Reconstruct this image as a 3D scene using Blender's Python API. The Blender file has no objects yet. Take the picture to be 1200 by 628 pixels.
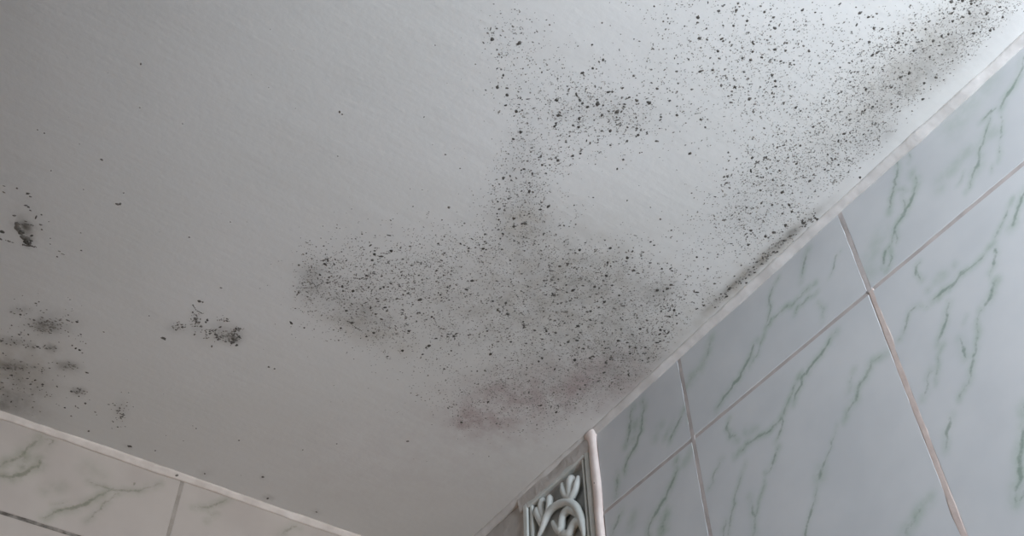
import bpy, bmesh, math, random
import numpy as np
from mathutils import Matrix, Vector

# ------------------------------------------------------------------ camera, sky, exposure
scn = bpy.context.scene
COL = scn.collection
W, H, F = 1200, 628, 1245.54
CAM = np.array([0.51778, 0.89877, -0.65802])
RIGHT = np.array([-0.83387, 0.55176, -0.01463])
DOWN = np.array([-0.40274, -0.62635, -0.66744])
FWD = np.array([-0.37743, -0.55067, 0.74452])

cd = bpy.data.cameras.new('camera')
cam = bpy.data.objects.new('camera', cd)
COL.objects.link(cam)
cd.sensor_width = 36
cd.lens = F / W * 36
cd.clip_start = 0.02
m = Matrix.Identity(4)
for i in range(3):
    m[i][0] = RIGHT[i]; m[i][1] = -DOWN[i]; m[i][2] = -FWD[i]; m[i][3] = CAM[i]
cam.matrix_world = m
scn.camera = cam

scn.view_settings.view_transform = 'Standard'
scn.view_settings.look = 'None'
scn.view_settings.gamma = 1
scn.view_settings.use_curve_mapping = False
scn.view_settings.exposure = 0.0

# room: right wall is the plane X=0, left wall the plane Y=0, ceiling Z=0
RX, RY, RZ = 2.60, 1.06, -2.40
WT = 0.36                                           # thickness of the window wall, set deep to narrow the daylight
WX0, WX1, WZ0, WZ1 = 0.01, 0.36, -0.60, -0.02       # assumed window in the wall Y=RY, unseen behind the camera

world = bpy.data.worlds.new('overcast_sky')
scn.world = world
world.use_nodes = True
nt = world.node_tree
nt.nodes.clear()
wo = nt.nodes.new('ShaderNodeOutputWorld')
bg = nt.nodes.new('ShaderNodeBackground')
tc = nt.nodes.new('ShaderNodeTexCoord')
sp = nt.nodes.new('ShaderNodeSeparateXYZ')
rp = nt.nodes.new('ShaderNodeValToRGB')
rp.color_ramp.elements[0].position = 0.49
rp.color_ramp.elements[0].color = (0.20, 0.20, 0.18, 1)      # ground outside
rp.color_ramp.elements[1].position = 0.52
rp.color_ramp.elements[1].color = (0.74, 0.87, 1.0, 1)       # overcast sky
ma = nt.nodes.new('ShaderNodeMath'); ma.operation = 'MULTIPLY_ADD'
ma.inputs[1].default_value = 0.5; ma.inputs[2].default_value = 0.5
nt.links.new(tc.outputs['Generated'], sp.inputs[0])
nt.links.new(sp.outputs['Z'], ma.inputs[0])
nt.links.new(ma.outputs[0], rp.inputs[0])
nt.links.new(rp.outputs[0], bg.inputs[0])
bg.inputs[1].default_value = 1.0
nt.links.new(bg.outputs[0], wo.inputs[0])

# area light for daylight through an assumed, unseen window behind the camera
ld = bpy.data.lights.new('assumed_window_daylight', 'AREA')
ld.shape = 'RECTANGLE'
ld.size = WX1 - WX0 - 0.06
ld.size_y = WZ1 - WZ0 - 0.06
ld.energy = 11.2
ld.color = (0.79, 0.88, 1.0)
lo = bpy.data.objects.new('assumed_window_daylight', ld)
COL.objects.link(lo)
lo.location = ((WX0 + WX1) / 2, RY + WT - 0.09, (WZ0 + WZ1) / 2)
lo.rotation_euler = (-math.pi / 2, 0, 0)

rng = np.random.default_rng(7)
random.seed(7)

# ------------------------------------------------------------------ helpers
def back(px, py, plane, off=0.0):
    """pixel (arrays) -> point on the ceiling 'c', right wall 'r' or left wall 'l'"""
    px = np.asarray(px, float); py = np.asarray(py, float)
    d = ((px - W / 2) / F)[..., None] * RIGHT + ((py - H / 2) / F)[..., None] * DOWN + FWD
    ax = {'c': 2, 'r': 0, 'l': 1}[plane]
    t = (off - CAM[ax]) / d[..., ax]
    return CAM + t[..., None] * d

def project(P):
    q = np.asarray(P) - CAM
    z = q @ FWD
    return W / 2 + F * (q @ RIGHT) / z, H / 2 + F * (q @ DOWN) / z

def tag(o, label=None, cat=None, group=None, kind=None):
    if label: o['label'] = label
    if cat: o['category'] = cat
    if group: o['group'] = group
    if kind: o['kind'] = kind
    return o

def mesh_obj(name, V, Fc, mat, parent=None, smooth=False):
    me = bpy.data.meshes.new(name)
    me.from_pydata([tuple(map(float, v)) for v in V], [], [tuple(map(int, f)) for f in Fc])
    me.materials.append(mat)
    if smooth:
        me.polygons.foreach_set('use_smooth', [True] * len(me.polygons))
    me.update()
    o = bpy.data.objects.new(name, me)
    COL.objects.link(o)
    if parent: o.parent = parent
    return o

def fattr(me, name, vals):
    a = me.attributes.new(name, 'FLOAT', 'POINT')
    a.data.foreach_set('value', np.asarray(vals, np.float32))

def box_geo(lo_, hi_):
    x0, y0, z0 = lo_; x1, y1, z1 = hi_
    V = [(x0, y0, z0), (x1, y0, z0), (x1, y1, z0), (x0, y1, z0), (x0, y0, z1), (x1, y0, z1), (x1, y1, z1), (x0, y1, z1)]
    Fc = [(0, 3, 2, 1), (4, 5, 6, 7), (0, 1, 5, 4), (1, 2, 6, 5), (2, 3, 7, 6), (3, 0, 4, 7)]
    return V, Fc

def boxes(name, lst, mat, parent=None):
    V, Fc = [], []
    for a, b in lst:
        v, f = box_geo(a, b)
        n = len(V); V += v; Fc += [tuple(i + n for i in q) for q in f]
    return mesh_obj(name, V, Fc, mat, parent)

_tab = rng.random((64, 64))
def vnoise(x, y):
    x = np.asarray(x, float); y = np.asarray(y, float)
    xi = np.floor(x).astype(int); yi = np.floor(y).astype(int)
    fx = x - xi; fy = y - yi
    fx = fx * fx * (3 - 2 * fx); fy = fy * fy * (3 - 2 * fy)
    g = lambda i, j: _tab[i % 64, j % 64]
    return (g(xi, yi) * (1 - fx) + g(xi + 1, yi) * fx) * (1 - fy) + (g(xi, yi + 1) * (1 - fx) + g(xi + 1, yi + 1) * fx) * fy

# ------------------------------------------------------------------ materials
class NT:
    def __init__(s, name):
        s.m = bpy.data.materials.new(name); s.m.use_nodes = True
        s.t = s.m.node_tree
        s.b = s.t.nodes['Principled BSDF']
    def n(s, typ, **kw):
        x = s.t.nodes.new('ShaderNode' + typ)
        for k, v in kw.items(): setattr(x, k, v)
        return x
    def l(s, a, b): s.t.links.new(a, b)
    def coord(s): return s.n('TexCoord').outputs['Object']
    def noise(s, scale, detail=3, vec=None, rough=0.5):
        x = s.n('TexNoise'); x.inputs['Scale'].default_value = scale; x.inputs['Detail'].default_value = detail
        x.inputs['Roughness'].default_value = rough
        s.l(vec if vec is not None else s.coord(), x.inputs['Vector']); return x.outputs[0]
    def attr(s, nm): return s.n('Attribute', attribute_name=nm).outputs['Fac']
    def math(s, op, a, b=None, clamp=False):
        x = s.n('Math', operation=op); x.use_clamp = clamp
        for i, v in enumerate((a, b)):
            if v is None: continue
            if isinstance(v, (int, float)): x.inputs[i].default_value = v
            else: s.l(v, x.inputs[i])
        return x.outputs[0]
    def mapr(s, v, a, b, c=0.0, d=1.0):
        x = s.n('MapRange', interpolation_type='SMOOTHSTEP')
        for i, k in zip((1, 2, 3, 4), (a, b, c, d)): x.inputs[i].default_value = k
        s.l(v, x.inputs[0]); return x.outputs[0]
    def mix(s, fac, a, b):
        x = s.n('Mix', data_type='RGBA')
        if isinstance(fac, (int, float)): x.inputs[0].default_value = fac
        else: s.l(fac, x.inputs[0])
        for i, v in ((6, a), (7, b)):
            if isinstance(v, tuple): x.inputs[i].default_value = (*v, 1)
            else: s.l(v, x.inputs[i])
        return x.outputs[2]
    def bump(s, h, strength, dist):
        x = s.n('Bump'); x.inputs['Strength'].default_value = strength; x.inputs['Distance'].default_value = dist
        s.l(h, x.inputs['Height']); s.l(x.outputs[0], s.b.inputs['Normal'])
    def fin(s, col, rough, spec=0.5):
        if isinstance(col, tuple): s.b.inputs['Base Color'].default_value = (*col, 1)
        else: s.l(col, s.b.inputs['Base Color'])
        s.b.inputs['Roughness'].default_value = rough
        s.b.inputs['Specular IOR Level'].default_value = spec
        return s.m

def mat_noisy(name, c1, c2, scale, rough, bump=0.0, dist=0.001, spec=0.5):
    t = NT(name)
    f = t.mapr(t.noise(scale, 4), 0.3, 0.7)
    if bump: t.bump(t.noise(scale * 2.5, 4), bump, dist)
    return t.fin(t.mix(f, c1, c2), rough, spec)

def mat_ceiling():
    t = NT('mouldy_ceiling_paint')
    co = t.coord()
    base = t.mix(t.mapr(t.noise(6, 4), 0.3, 0.7), (0.70, 0.70, 0.675), (0.74, 0.74, 0.72))
    # water-stained halo around mould
    gr = t.math('MULTIPLY', t.attr('grey'), t.mapr(t.noise(55, 6, rough=0.65), 0.25, 0.75, 0.35, 1.25), True)
    c = t.mix(gr, base, (0.13, 0.12, 0.105))
    pk = t.math('MULTIPLY', t.attr('pink'), t.mapr(t.noise(45, 6, rough=0.65), 0.28, 0.72, 0.2, 1.3), True)
    c = t.mix(pk, c, (0.36, 0.26, 0.26))
    br = t.math('MULTIPLY', t.attr('brown'), t.mapr(t.noise(70, 5), 0.3, 0.7, 0.3, 1.2), True)
    c = t.mix(br, c, (0.33, 0.27, 0.18))
    # fine pin-prick mould
    vo = t.n('TexVoronoi'); vo.inputs['Scale'].default_value = 520; t.l(co, vo.inputs['Vector'])
    sc = t.n('SeparateColor'); t.l(vo.outputs['Color'], sc.inputs[0])
    on = t.math('LESS_THAN', sc.outputs[0], t.math('MULTIPLY', t.attr('fine'), t.mapr(t.noise(60, 3), 0.3, 0.7, 0.2, 1.3)))
    dot = t.math('SUBTRACT', 1.0, t.mapr(vo.outputs['Distance'], 0.12, 0.42))
    c = t.mix(t.math('MULTIPLY', t.math('MULTIPLY', on, dot), 0.55), c, (0.12, 0.11, 0.095))
    # brushed plaster relief: long shallow strokes
    mp = t.n('Mapping'); mp.inputs['Scale'].default_value = (9, 40, 1); mp.inputs['Rotation'].default_value = (0, 0, 0.5)
    t.l(co, mp.inputs['Vector'])
    st = t.noise(1.0, 5, vec=mp.outputs[0], rough=0.6)
    fi = t.noise(160, 4)
    t.bump(t.math('ADD', t.math('MULTIPLY', st, 0.45), t.math('MULTIPLY', fi, 0.16)), 0.25, 0.004)
    return t.fin(c, 0.55, 0.35)

def mat_tile(name, c1, c2, ch, cv):
    t = NT(name)
    base = t.mix(t.mapr(t.noise(18, 3), 0.3, 0.7), c1, c2)
    hal = t.math('MULTIPLY', t.attr('halo'), t.mapr(t.noise(90, 4), 0.25, 0.7, 0.3, 1.2), True)
    c = t.mix(t.math('MULTIPLY', hal, 0.72), base, ch)
    v = t.math('ADD', t.attr('vein'), t.math('MULTIPLY', t.math('SUBTRACT', t.noise(260, 6, rough=0.7), 0.5), 1.3))
    v = t.math('MULTIPLY', t.mapr(v, 0.18, 0.72), t.mapr(t.attr('vein'), 0.02, 0.2))
    c = t.mix(t.math('MULTIPLY', v, 0.60), c, cv)
    t.bump(t.noise(14, 2), 0.08, 0.004)
    return t.fin(c, 0.28, 0.4)

M_ceil = mat_ceiling()
M_tile = mat_tile('green_veined_glazed_tile', (0.585, 0.605, 0.62), (0.645, 0.66, 0.67), (0.37, 0.46, 0.39), (0.17, 0.235, 0.185))
M_tile_beige_dimmed = mat_tile('green_veined_beige_tile_dimmed', (0.425, 0.36, 0.31), (0.465, 0.40, 0.345), (0.27, 0.26, 0.19), (0.145, 0.145, 0.095))  # beige tile, darkened so the colour carries part of the left wall's shade
M_grout = mat_noisy('pinkish_grey_grout', (0.46, 0.42, 0.405), (0.56, 0.51, 0.49), 70, 0.85, 0.4, 0.001, 0.2)
M_grout_peach = mat_noisy('peach_grout', (0.58, 0.48, 0.44), (0.68, 0.58, 0.53), 60, 0.85, 0.4, 0.001, 0.2)
M_peach_light = mat_noisy('pale_peach_grout', (0.72, 0.61, 0.56), (0.82, 0.72, 0.67), 60, 0.85, 0.4, 0.001, 0.2)
M_grout_olive = mat_noisy('stained_grout', (0.27, 0.23, 0.19), (0.36, 0.31, 0.26), 70, 0.85, 0.4, 0.001, 0.2)
M_grout_dark = mat_noisy('blackened_grout', (0.10, 0.085, 0.07), (0.30, 0.26, 0.22), 110, 0.9, 0.5, 0.001, 0.2)
M_caulk_cream = mat_noisy('cream_caulk', (0.54, 0.46, 0.395), (0.67, 0.585, 0.51), 45, 0.6, 0.5, 0.0015, 0.3)
M_caulk = mat_noisy('white_caulk', (0.58, 0.56, 0.535), (0.72, 0.70, 0.675), 45, 0.6, 0.5, 0.0015, 0.3)
M_plaster = mat_noisy('grey_plaster', (0.50, 0.47, 0.44), (0.60, 0.57, 0.54), 50, 0.8, 0.5, 0.002, 0.2)
M_grille = mat_noisy('pale_grille_enamel', (0.62, 0.65, 0.62), (0.70, 0.72, 0.69), 80, 0.45, 0.15, 0.001)
M_hole = mat_noisy('dusty_duct', (0.42, 0.43, 0.415), (0.50, 0.51, 0.49), 60, 0.9)
M_floor = mat_noisy('brown_floor_tile', (0.24, 0.17, 0.12), (0.30, 0.22, 0.16), 8, 0.4)
M_wall = mat_noisy('cream_wall_paint', (0.20, 0.14, 0.09), (0.24, 0.17, 0.11), 5, 0.7)
M_frame = mat_noisy('white_window_enamel', (0.78, 0.78, 0.77), (0.82, 0.82, 0.81), 20, 0.35)

def mat_glass():
    t = NT('window_glass')
    tr = t.n('BsdfTransparent'); gl = t.n('BsdfGlossy'); gl.inputs['Roughness'].default_value = 0.02
    tr.inputs[0].default_value = (0.93, 0.96, 0.95, 1)
    mx = t.n('MixShader'); mx.inputs[0].default_value = 0.06
    t.l(tr.outputs[0], mx.inputs[1]); t.l(gl.outputs[0], mx.inputs[2])
    t.l(mx.outputs[0], t.t.nodes['Material Output'].inputs['Surface'])
    t.t.nodes.remove(t.b)
    return t.m
M_glass = mat_glass()

def mat_bulb():
    t = NT('assumed_warm_bulb')  # glow of the assumed lamp, added to warm the ceiling corner
    t.b.inputs['Emission Color'].default_value = (1.0, 0.60, 0.30, 1)
    t.b.inputs['Emission Strength'].default_value = 27.0
    return t.fin((0.8, 0.78, 0.74), 0.4)
M_bulb = mat_bulb()

def mat_mould():
    t = NT('black_mould')
    a = t.attr('tone')
    c = t.mix(a, (0.062, 0.057, 0.050), (0.36, 0.345, 0.315))
    return t.fin(c, 0.95, 0.1)
M_mould = mat_mould()

# ------------------------------------------------------------------ mould maps (photo pixels -> ceiling)
def ell(px, py, L):
    """sum of soft rotated ellipses (cx, cy, rx, ry, deg, amp)"""
    out = np.zeros(np.shape(px))
    for cx, cy, rx, ry, a, amp in L:
        a = math.radians(a); c, s = math.cos(a), math.sin(a)
        dx = px - cx; dy = py - cy
        u = (dx * c + dy * s) / rx; v = (-dx * s + dy * c) / ry
        out = out + amp * np.exp(-(u * u + v * v) ** 1.3)
    return out

MAIN = [  # speck density
    (592, 70, 20, 50, 10, .50), (612, 55, 45, 40, 0, .28), (650, 105, 60, 55, 20, .36), (718, 130, 75, 28, 8, .75),
    (690, 165, 90, 40, 0, .45), (640, 150, 60, 60, 0, .35),
    (625, 195, 38, 70, 15, .65), (608, 255, 42, 45, 0, .95), (600, 215, 40, 40, 0, .5),
    (770, 90, 90, 60, 0, .20), (830, 60, 70, 55, 0, .30), (890, 60, 80, 70, 0, .34), (800, 15, 90, 30, 0, .15),
    (905, 110, 90, 50, 0, .32), (960, 60, 70, 60, 0, .42), (1090, 55, 110, 55, -38, 1.15), (1150, 20, 70, 40, -35, .9),
    (1020, 120, 110, 45, -40, 1.0), (975, 180, 85, 50, -35, .62), (895, 235, 75, 60, -25, .85), (915, 200, 70, 50, 0, .45),
    (860, 275, 60, 40, -20, .40), (820, 300, 60, 60, 0, .16), (1000, 180, 50, 30, -40, .7),
    (660, 305, 90, 55, 10, .85), (720, 340, 90, 50, 10, .70), (770, 355, 60, 40, 0, .40),
    (620, 370, 150, 70, 0, .62), (560, 320, 120, 55, 0, .55), (480, 310, 80, 30, -8, .60), (700, 400, 100, 45, 0, .70),
    (395, 340, 52, 42, 10, 1.0), (365, 325, 20, 30, 0, .75), (435, 375, 35, 30, 30, 1.05), (450, 330, 80, 45, 0, .60),
    (520, 395, 80, 40, 10, .40), (640, 455, 120, 28, -5, 1.15), (570, 470, 35, 28, -30, .75), (545, 492, 16, 9, 0, .8),
    (690, 440, 80, 26, -14, 1.1), (640, 480, 60, 22, -15, .75), (740, 410, 50, 35, -40, .55), (800, 375, 60, 40, -40, .28)]
HOLES = [(745, 232, 85, 38, -5, 1.0), (690, 205, 30, 18, 0, .6), (560, 150, 30, 90, 10, .9), (820, 180, 60, 26, -10, .55), (690, 268, 22, 14, 0, .6),
         (655, 425, 20, 12, 0, .7), (790, 285, 60, 30, 0, .4), (1045, 165, 22, 10, -40, .7), (690, 40, 70, 30, 0, .6)]
GREY = [(1125, 45, 100, 30, -40, .30), (1060, 95, 70, 28, -40, .26), (1030, 160, 26, 14, -30, .22), (888, 309, 62, 6, -42, .60), (848, 345, 40, 5, -42, .30), (922, 279, 22, 7, -42, .35), (955, 252, 30, 6, -42, .25),
        (718, 132, 60, 22, 8, .16), (655, 135, 10, 7, 0, .25), (612, 190, 22, 40, 10, .16), (610, 255, 40, 38, 0, .22), (890, 240, 60, 40, -25, .14), (990, 180, 60, 30, -35, .16),
        (660, 310, 90, 45, 10, .20), (720, 335, 60, 30, 10, .16), (640, 380, 150, 60, 0, .17), (560, 340, 120, 45, 0, .13), (775, 340, 24, 14, 0, .28), (700, 400, 90, 40, 0, .16),
        (400, 345, 50, 36, 10, .18), (365, 330, 16, 22, 0, .30), (430, 375, 36, 22, 25, .22), (655, 445, 110, 24, -4, .20), (740, 420, 40, 30, -40, .20),
        (690, 470, 60, 20, -15, .14), (30, 268, 7, 14, -25, .7), (33, 283, 6, 6, 0, .7), (27, 264, 16, 3, 0, .4),
        (60, 380, 30, 14, 0, .35), (52, 382, 16, 8, 0, .3), (60, 408, 8, 4, 8, .6), (80, 429, 14, 6, 8, .6), (92, 458, 9, 5, 0, .5), (15, 400, 18, 5, 5, .45), (14, 428, 26, 6, 5, .5),
        (15, 452, 42, 28, 0, .40), (8, 475, 50, 14, 15, .30), (37, 406, 5, 5, 0, .35), (25, 363, 14, 4, -8, .35), (265, 390, 20, 11, 10, .40), (273, 397, 8, 6, 0, .4), (230, 380, 8, 14, 0, .2), (207, 384, 12, 7, 0, .25),
        (142, 480, 8, 14, 10, .2), (150, 523, 4, 2, 0, .3), (0, 300, 60, 300, 0, .05), (240, 555, 12, 5, -20, .15), (308, 559, 3, 2, 0, .4), (315, 583, 8, 3, 0, .3), (370, 600, 5, 3, 0, .25)]
PINK = [(640, 462, 120, 36, -6, .36), (700, 440, 70, 30, -14, .25), (575, 480, 45, 28, -25, .28), (545, 492, 16, 10, 0, .35), (590, 505, 60, 22, 0, .14), (630, 515, 8, 5, 20, .2), (500, 540, 180, 60, 0, .10)]
BROWN = [(900, 315, 90, 20, -43, .20), (640, 340, 170, 90, 0, .17), (610, 262, 28, 16, 0, .25), (1060, 80, 150, 40, -40, .20), (20, 430, 60, 40, 0, .25), (430, 390, 60, 16, 20, .20), (30, 262, 25, 25, 0, .12), (255, 395, 20, 10, 0, .12), (840, 350, 160, 18, -43, .15)]

def main_density(px, py):
    d = ell(px, py, MAIN) * np.clip(1 - ell(px, py, HOLES), 0, 1)
    n = 0.55 * vnoise(px / 26, py / 26) + 0.45 * vnoise(px / 11 + 9, py / 11 + 5)
    d = d * np.clip(0.38 + 1.35 * (n - 0.18), 0.2, 1.6)
    # smooth repainted strip beside the caulk
    P = back(px, py, 'c')
    strip = 0.004 + 0.010 * vnoise(P[..., 1] * 9, P[..., 1] * 0 + 2) + 0.008 * np.clip((P[..., 1] - 0.66) / 0.08, 0, 1)
    d = d * np.clip((P[..., 0] - strip) / 0.010, 0, 1)
    return d

# ------------------------------------------------------------------ ceiling
xs = np.concatenate([np.arange(0, 0.72, 0.004), np.linspace(0.72, RX + 0.1, 14)[1:]])
ys = np.concatenate([np.arange(0, 0.90, 0.004), np.linspace(0.90, RY + 0.1, 14)[1:]])
xs[0] = ys[0] = -0.1
GX, GY = np.meshgrid(xs, ys, indexing='ij')
nx, ny = len(xs), len(ys)
V = np.stack([GX.ravel(), GY.ravel(), np.zeros(nx * ny)], 1)
idx = np.arange(nx * ny).reshape(nx, ny)
q = np.stack([idx[:-1, :-1], idx[:-1, 1:], idx[1:, 1:], idx[1:, :-1]], -1).reshape(-1, 4)      # facing down
nb = len(V)
Vt = [(-0.1, -0.1, 0.1), (RX + 0.1, -0.1, 0.1), (RX + 0.1, RY + 0.1, 0.1), (-0.1, RY + 0.1, 0.1)]
Fc = [tuple(r) for r in q] + [(nb, nb + 1, nb + 2, nb + 3)]
ceiling = mesh_obj('ceiling', list(V) + Vt, Fc, M_ceil)
PX, PY = project(V)
vis = (PX > -150) & (PX < 1350) & (PY > -200) & (PY < 800)
pad = np.zeros(4)
for nm, L in (('grey', GREY), ('pink', PINK), ('brown', BROWN)):
    e = np.clip(ell(PX, PY, L), 0, 0.9) * vis
    if nm == 'grey':
        e = e * np.clip(V[:, 0] / 0.004, 0.3, 1)
    fattr(ceiling.data, nm, np.concatenate([e, pad]))
fattr(ceiling.data, 'fine', np.concatenate([np.clip(main_density(PX, PY) * 0.42, 0, 0.6) * vis, pad]))
tag(ceiling, 'white painted plaster ceiling stained by mould', 'ceiling', kind='structure')

# ------------------------------------------------------------------ walls behind the tiles, rest of the room
T = 0.008   # tile thickness, faces lie on X=0 and Y=0
wall_right = boxes('wall_right', [((-0.10, -0.10, RZ), (-T, RY + 0.10, 0.0))], M_grout)
tag(wall_right, 'wall of pale tiles with green veins on the right', 'wall', kind='structure')
wall_left = boxes('wall_left', [((-T, -0.10, RZ), (RX, -T, 0.0))], M_grout)
tag(wall_left, 'dim wall of veined tiles at the lower left', 'wall', kind='structure')
wall_back = boxes('wall_back', [
    ((-0.10, RY, RZ), (WX0, RY + WT, 0.0)), ((WX1, RY, RZ), (RX + 0.10, RY + WT, 0.0)),
    ((WX0, RY, RZ), (WX1, RY + WT, WZ0)), ((WX0, RY, WZ1), (WX1, RY + WT, 0.0))], M_wall)
tag(wall_back, 'plain tan wall around the assumed bathroom window', 'wall', kind='structure')
wall_far = boxes('wall_far', [((RX, -0.10, RZ), (RX + 0.10, RY, 0.0))], M_wall)
tag(wall_far, 'plain tan wall opposite the veined tiles', 'wall', kind='structure')
floor = boxes('floor', [((-0.10, -0.10, RZ - 0.10), (RX + 0.10, RY + 0.10, RZ))], M_floor)
tag(floor, 'brown bathroom floor', 'floor', kind='structure')
win = bpy.data.objects.new('assumed_window_1', None); COL.objects.link(win)  # assumed from the direction of the light, never in view
win.location = ((WX0 + WX1) / 2, RY + WT - 0.05, WZ0)
tag(win, 'assumed white framed bathroom window letting in daylight', 'window', kind='structure')
def wbox(name, L, mat):
    return boxes(name, [tuple(tuple(np.array(p) - np.array(win.location)) for p in ab) for ab in L], mat, win)
fy0, fy1, fw = RY + WT - 0.07, RY + WT - 0.03, 0.03
wbox('window_frame', [((WX0, fy0, WZ0), (WX0 + fw, fy1, WZ1)), ((WX1 - fw, fy0, WZ0), (WX1, fy1, WZ1)),
                      ((WX0 + fw, fy0, WZ0), (WX1 - fw, fy1, WZ0 + fw)), ((WX0 + fw, fy0, WZ1 - fw), (WX1 - fw, fy1, WZ1))], M_frame)
wbox('pane', [((WX0 + fw, RY + WT - 0.052, WZ0 + fw), (WX1 - fw, RY + WT - 0.048, WZ1 - fw))], M_glass)

# ------------------------------------------------------------------ veined tiles
def Z(x0, y0, s, pts): return [(x0 + x / s, y0 + y / s) for x, y in pts]
ZA, ZB, ZC, ZD, ZE, ZF, ZG, ZH = (1080, 40, 3.14), (980, 160, 3.693), (1040, 190, 3.925), (1020, 320, 3.922), (1040, 460, 3.738), (820, 280, 3.14), (820, 370, 2.433), (690, 440, 3.34)
ZI, ZJ = (0, 480, 4.245), (200, 530, 5.4545)
# (zone, points, half width px, core strength, halo strength)
R1B = [
 (ZA, [(380, 80), (360, 150), (330, 205), (300, 250), (290, 275)], 2.4, .85, .7), (ZA, [(290, 275), (297, 310), (292, 360), (287, 410), (282, 468)], 1.6, .5, .5),
 (ZA, [(290, 265), (262, 280), (240, 300), (215, 325)], 1.8, .7, .6), (ZA, [(255, 290), (240, 345), (225, 405), (212, 455), (195, 500), (180, 560), (165, 580)], 1.7, .65, .6),
 (ZA, [(214, 462), (192, 505)], 3.2, .7, .7), (ZA, [(155, 505), (132, 555)], 1.5, .5, .4), (ZA, [(270, 360), (150, 450), (85, 520), (70, 560)], 3.5, .0, .55),
 (ZA, [(262, 480), (258, 510)], 1.3, .3, .3), (ZA, [(240, 180), (120, 330)], 7, .0, .45),
 (ZB, [(262, 95), (265, 150), (255, 210), (245, 240), (235, 300), (230, 330)], 2.0, .65, .7), (ZB, [(310, 70), (318, 110)], 1.6, .5, .4),
 (ZB, [(330, 155), (350, 205), (335, 250), (318, 290), (295, 335), (265, 375), (250, 420), (240, 470)], 2.3, .8, .8), (ZB, [(285, 250), (300, 290), (280, 340)], 1.6, .5, .6),
 (ZB, [(262, 230), (310, 235)], 1.5, .4, .5), (ZB, [(255, 380), (262, 430), (255, 470)], 1.5, .55, .6), (ZB, [(240, 460), (215, 490), (205, 540), (205, 565)], 2.0, .6, .8),
 (ZB, [(235, 490), (240, 530), (215, 580)], 1.8, .55, .8), (ZB, [(200, 420), (150, 590)], 5, .0, .5)]
R2B = [
 (ZC, [(150, 462), (132, 480), (130, 505), (145, 530), (158, 542)], 1.8, .7, .5), (ZC, [(628, 130), (615, 175), (598, 225), (578, 290)], 2.2, .8, .7), (ZC, [(578, 280), (572, 296)], 3.2, .7, .6),
 (ZC, [(578, 165), (555, 215), (530, 280), (505, 330), (490, 370)], 1.7, .5, .7), (ZC, [(490, 370), (455, 410), (410, 460), (370, 490), (335, 510), (315, 550), (290, 580), (262, 590), (235, 625)], 1.9, .62, .8),
 (ZC, [(490, 385), (500, 420), (490, 455), (470, 510)], 1.9, .7, .5), (ZC, [(310, 468), (308, 478)], 2, .5, .4), (ZC, [(265, 510), (225, 545)], 2.5, .1, .6), (ZC, [(185, 588), (192, 592)], 2, .6, .5),
 (ZC, [(505, 535), (485, 565), (475, 625)], 2.0, .5, .8),
 (ZD, [(425, 0), (390, 45), (345, 75), (310, 105), (285, 125)], 2.2, .75, .8), (ZD, [(265, 80), (270, 76)], 2, .6, .5), (ZD, [(345, 5), (300, 40)], 2.5, .1, .5),
 (ZD, [(260, 155), (200, 160), (175, 185), (165, 235), (150, 280), (130, 305)], 1.8, .6, .5), (ZD, [(360, 140), (352, 190), (340, 240), (322, 290), (312, 330)], 2.2, .65, .6),
 (ZD, [(325, 310), (322, 360), (312, 400), (308, 450), (298, 510)], 1.7, .45, .7), (ZD, [(275, 440), (262, 490), (255, 550), (240, 580)], 2, .5, .5), (ZD, [(290, 430), (280, 460)], 1.7, .4, .4),
 (ZD, [(585, 30), (560, 75), (550, 120), (525, 150), (505, 180)], 2.2, .7, .8), (ZD, [(500, 180), (490, 250), (487, 310), (485, 360), (470, 410), (462, 480), (435, 520), (415, 560), (408, 580)], 1.9, .55, .7),
 (ZD, [(412, 300), (425, 345), (445, 390)], 2.6, .7, .5), (ZD, [(445, 195), (430, 235)], 1.5, .35, .4), (ZD, [(545, 0), (550, 20)], 1.5, .5, .4),
 (ZE, [(318, 0), (312, 25)], 1.6, .5, .4), (ZE, [(280, 100), (268, 150), (262, 200), (255, 250)], 2.4, .65, .5), (ZE, [(600, 60), (595, 160), (585, 250), (580, 330), (575, 400), (562, 480)], 3.4, .65, .9), (ZE, [(600, 420), (575, 480)], 2.5, .5, .5)]
R1A = [
 (ZF, [(400, 35), (390, 70), (380, 110), (372, 155)], 2.0, .7, .6), (ZF, [(520, 42), (500, 65), (492, 110), (475, 145)], 1.3, .65, .3), (ZF, [(290, 140), (268, 180), (255, 230), (262, 250), (250, 300), (240, 345)], 1.6, .65, .6),
 (ZF, [(425, 165), (385, 190), (355, 225), (340, 245), (300, 265), (265, 290), (245, 325)], 1.8, .55, .9), (ZF, [(430, 195), (400, 215), (360, 250), (350, 280)], 1.6, .5, .9),
 (ZF, [(435, 235), (458, 255), (452, 300)], 1.7, .45, .5), (ZF, [(210, 375), (195, 400), (180, 445), (165, 470), (150, 505), (125, 530), (100, 570), (75, 605), (62, 625)], 2.1, .9, .7),
 (ZF, [(245, 330), (225, 380), (200, 440), (185, 470)], 1.6, .5, .7), (ZF, [(45, 365), (30, 420), (15, 450)], 2.8, .5, .7), (ZF, [(15, 450), (-20, 500), (-50, 540)], 3, .25, .7)]
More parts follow.
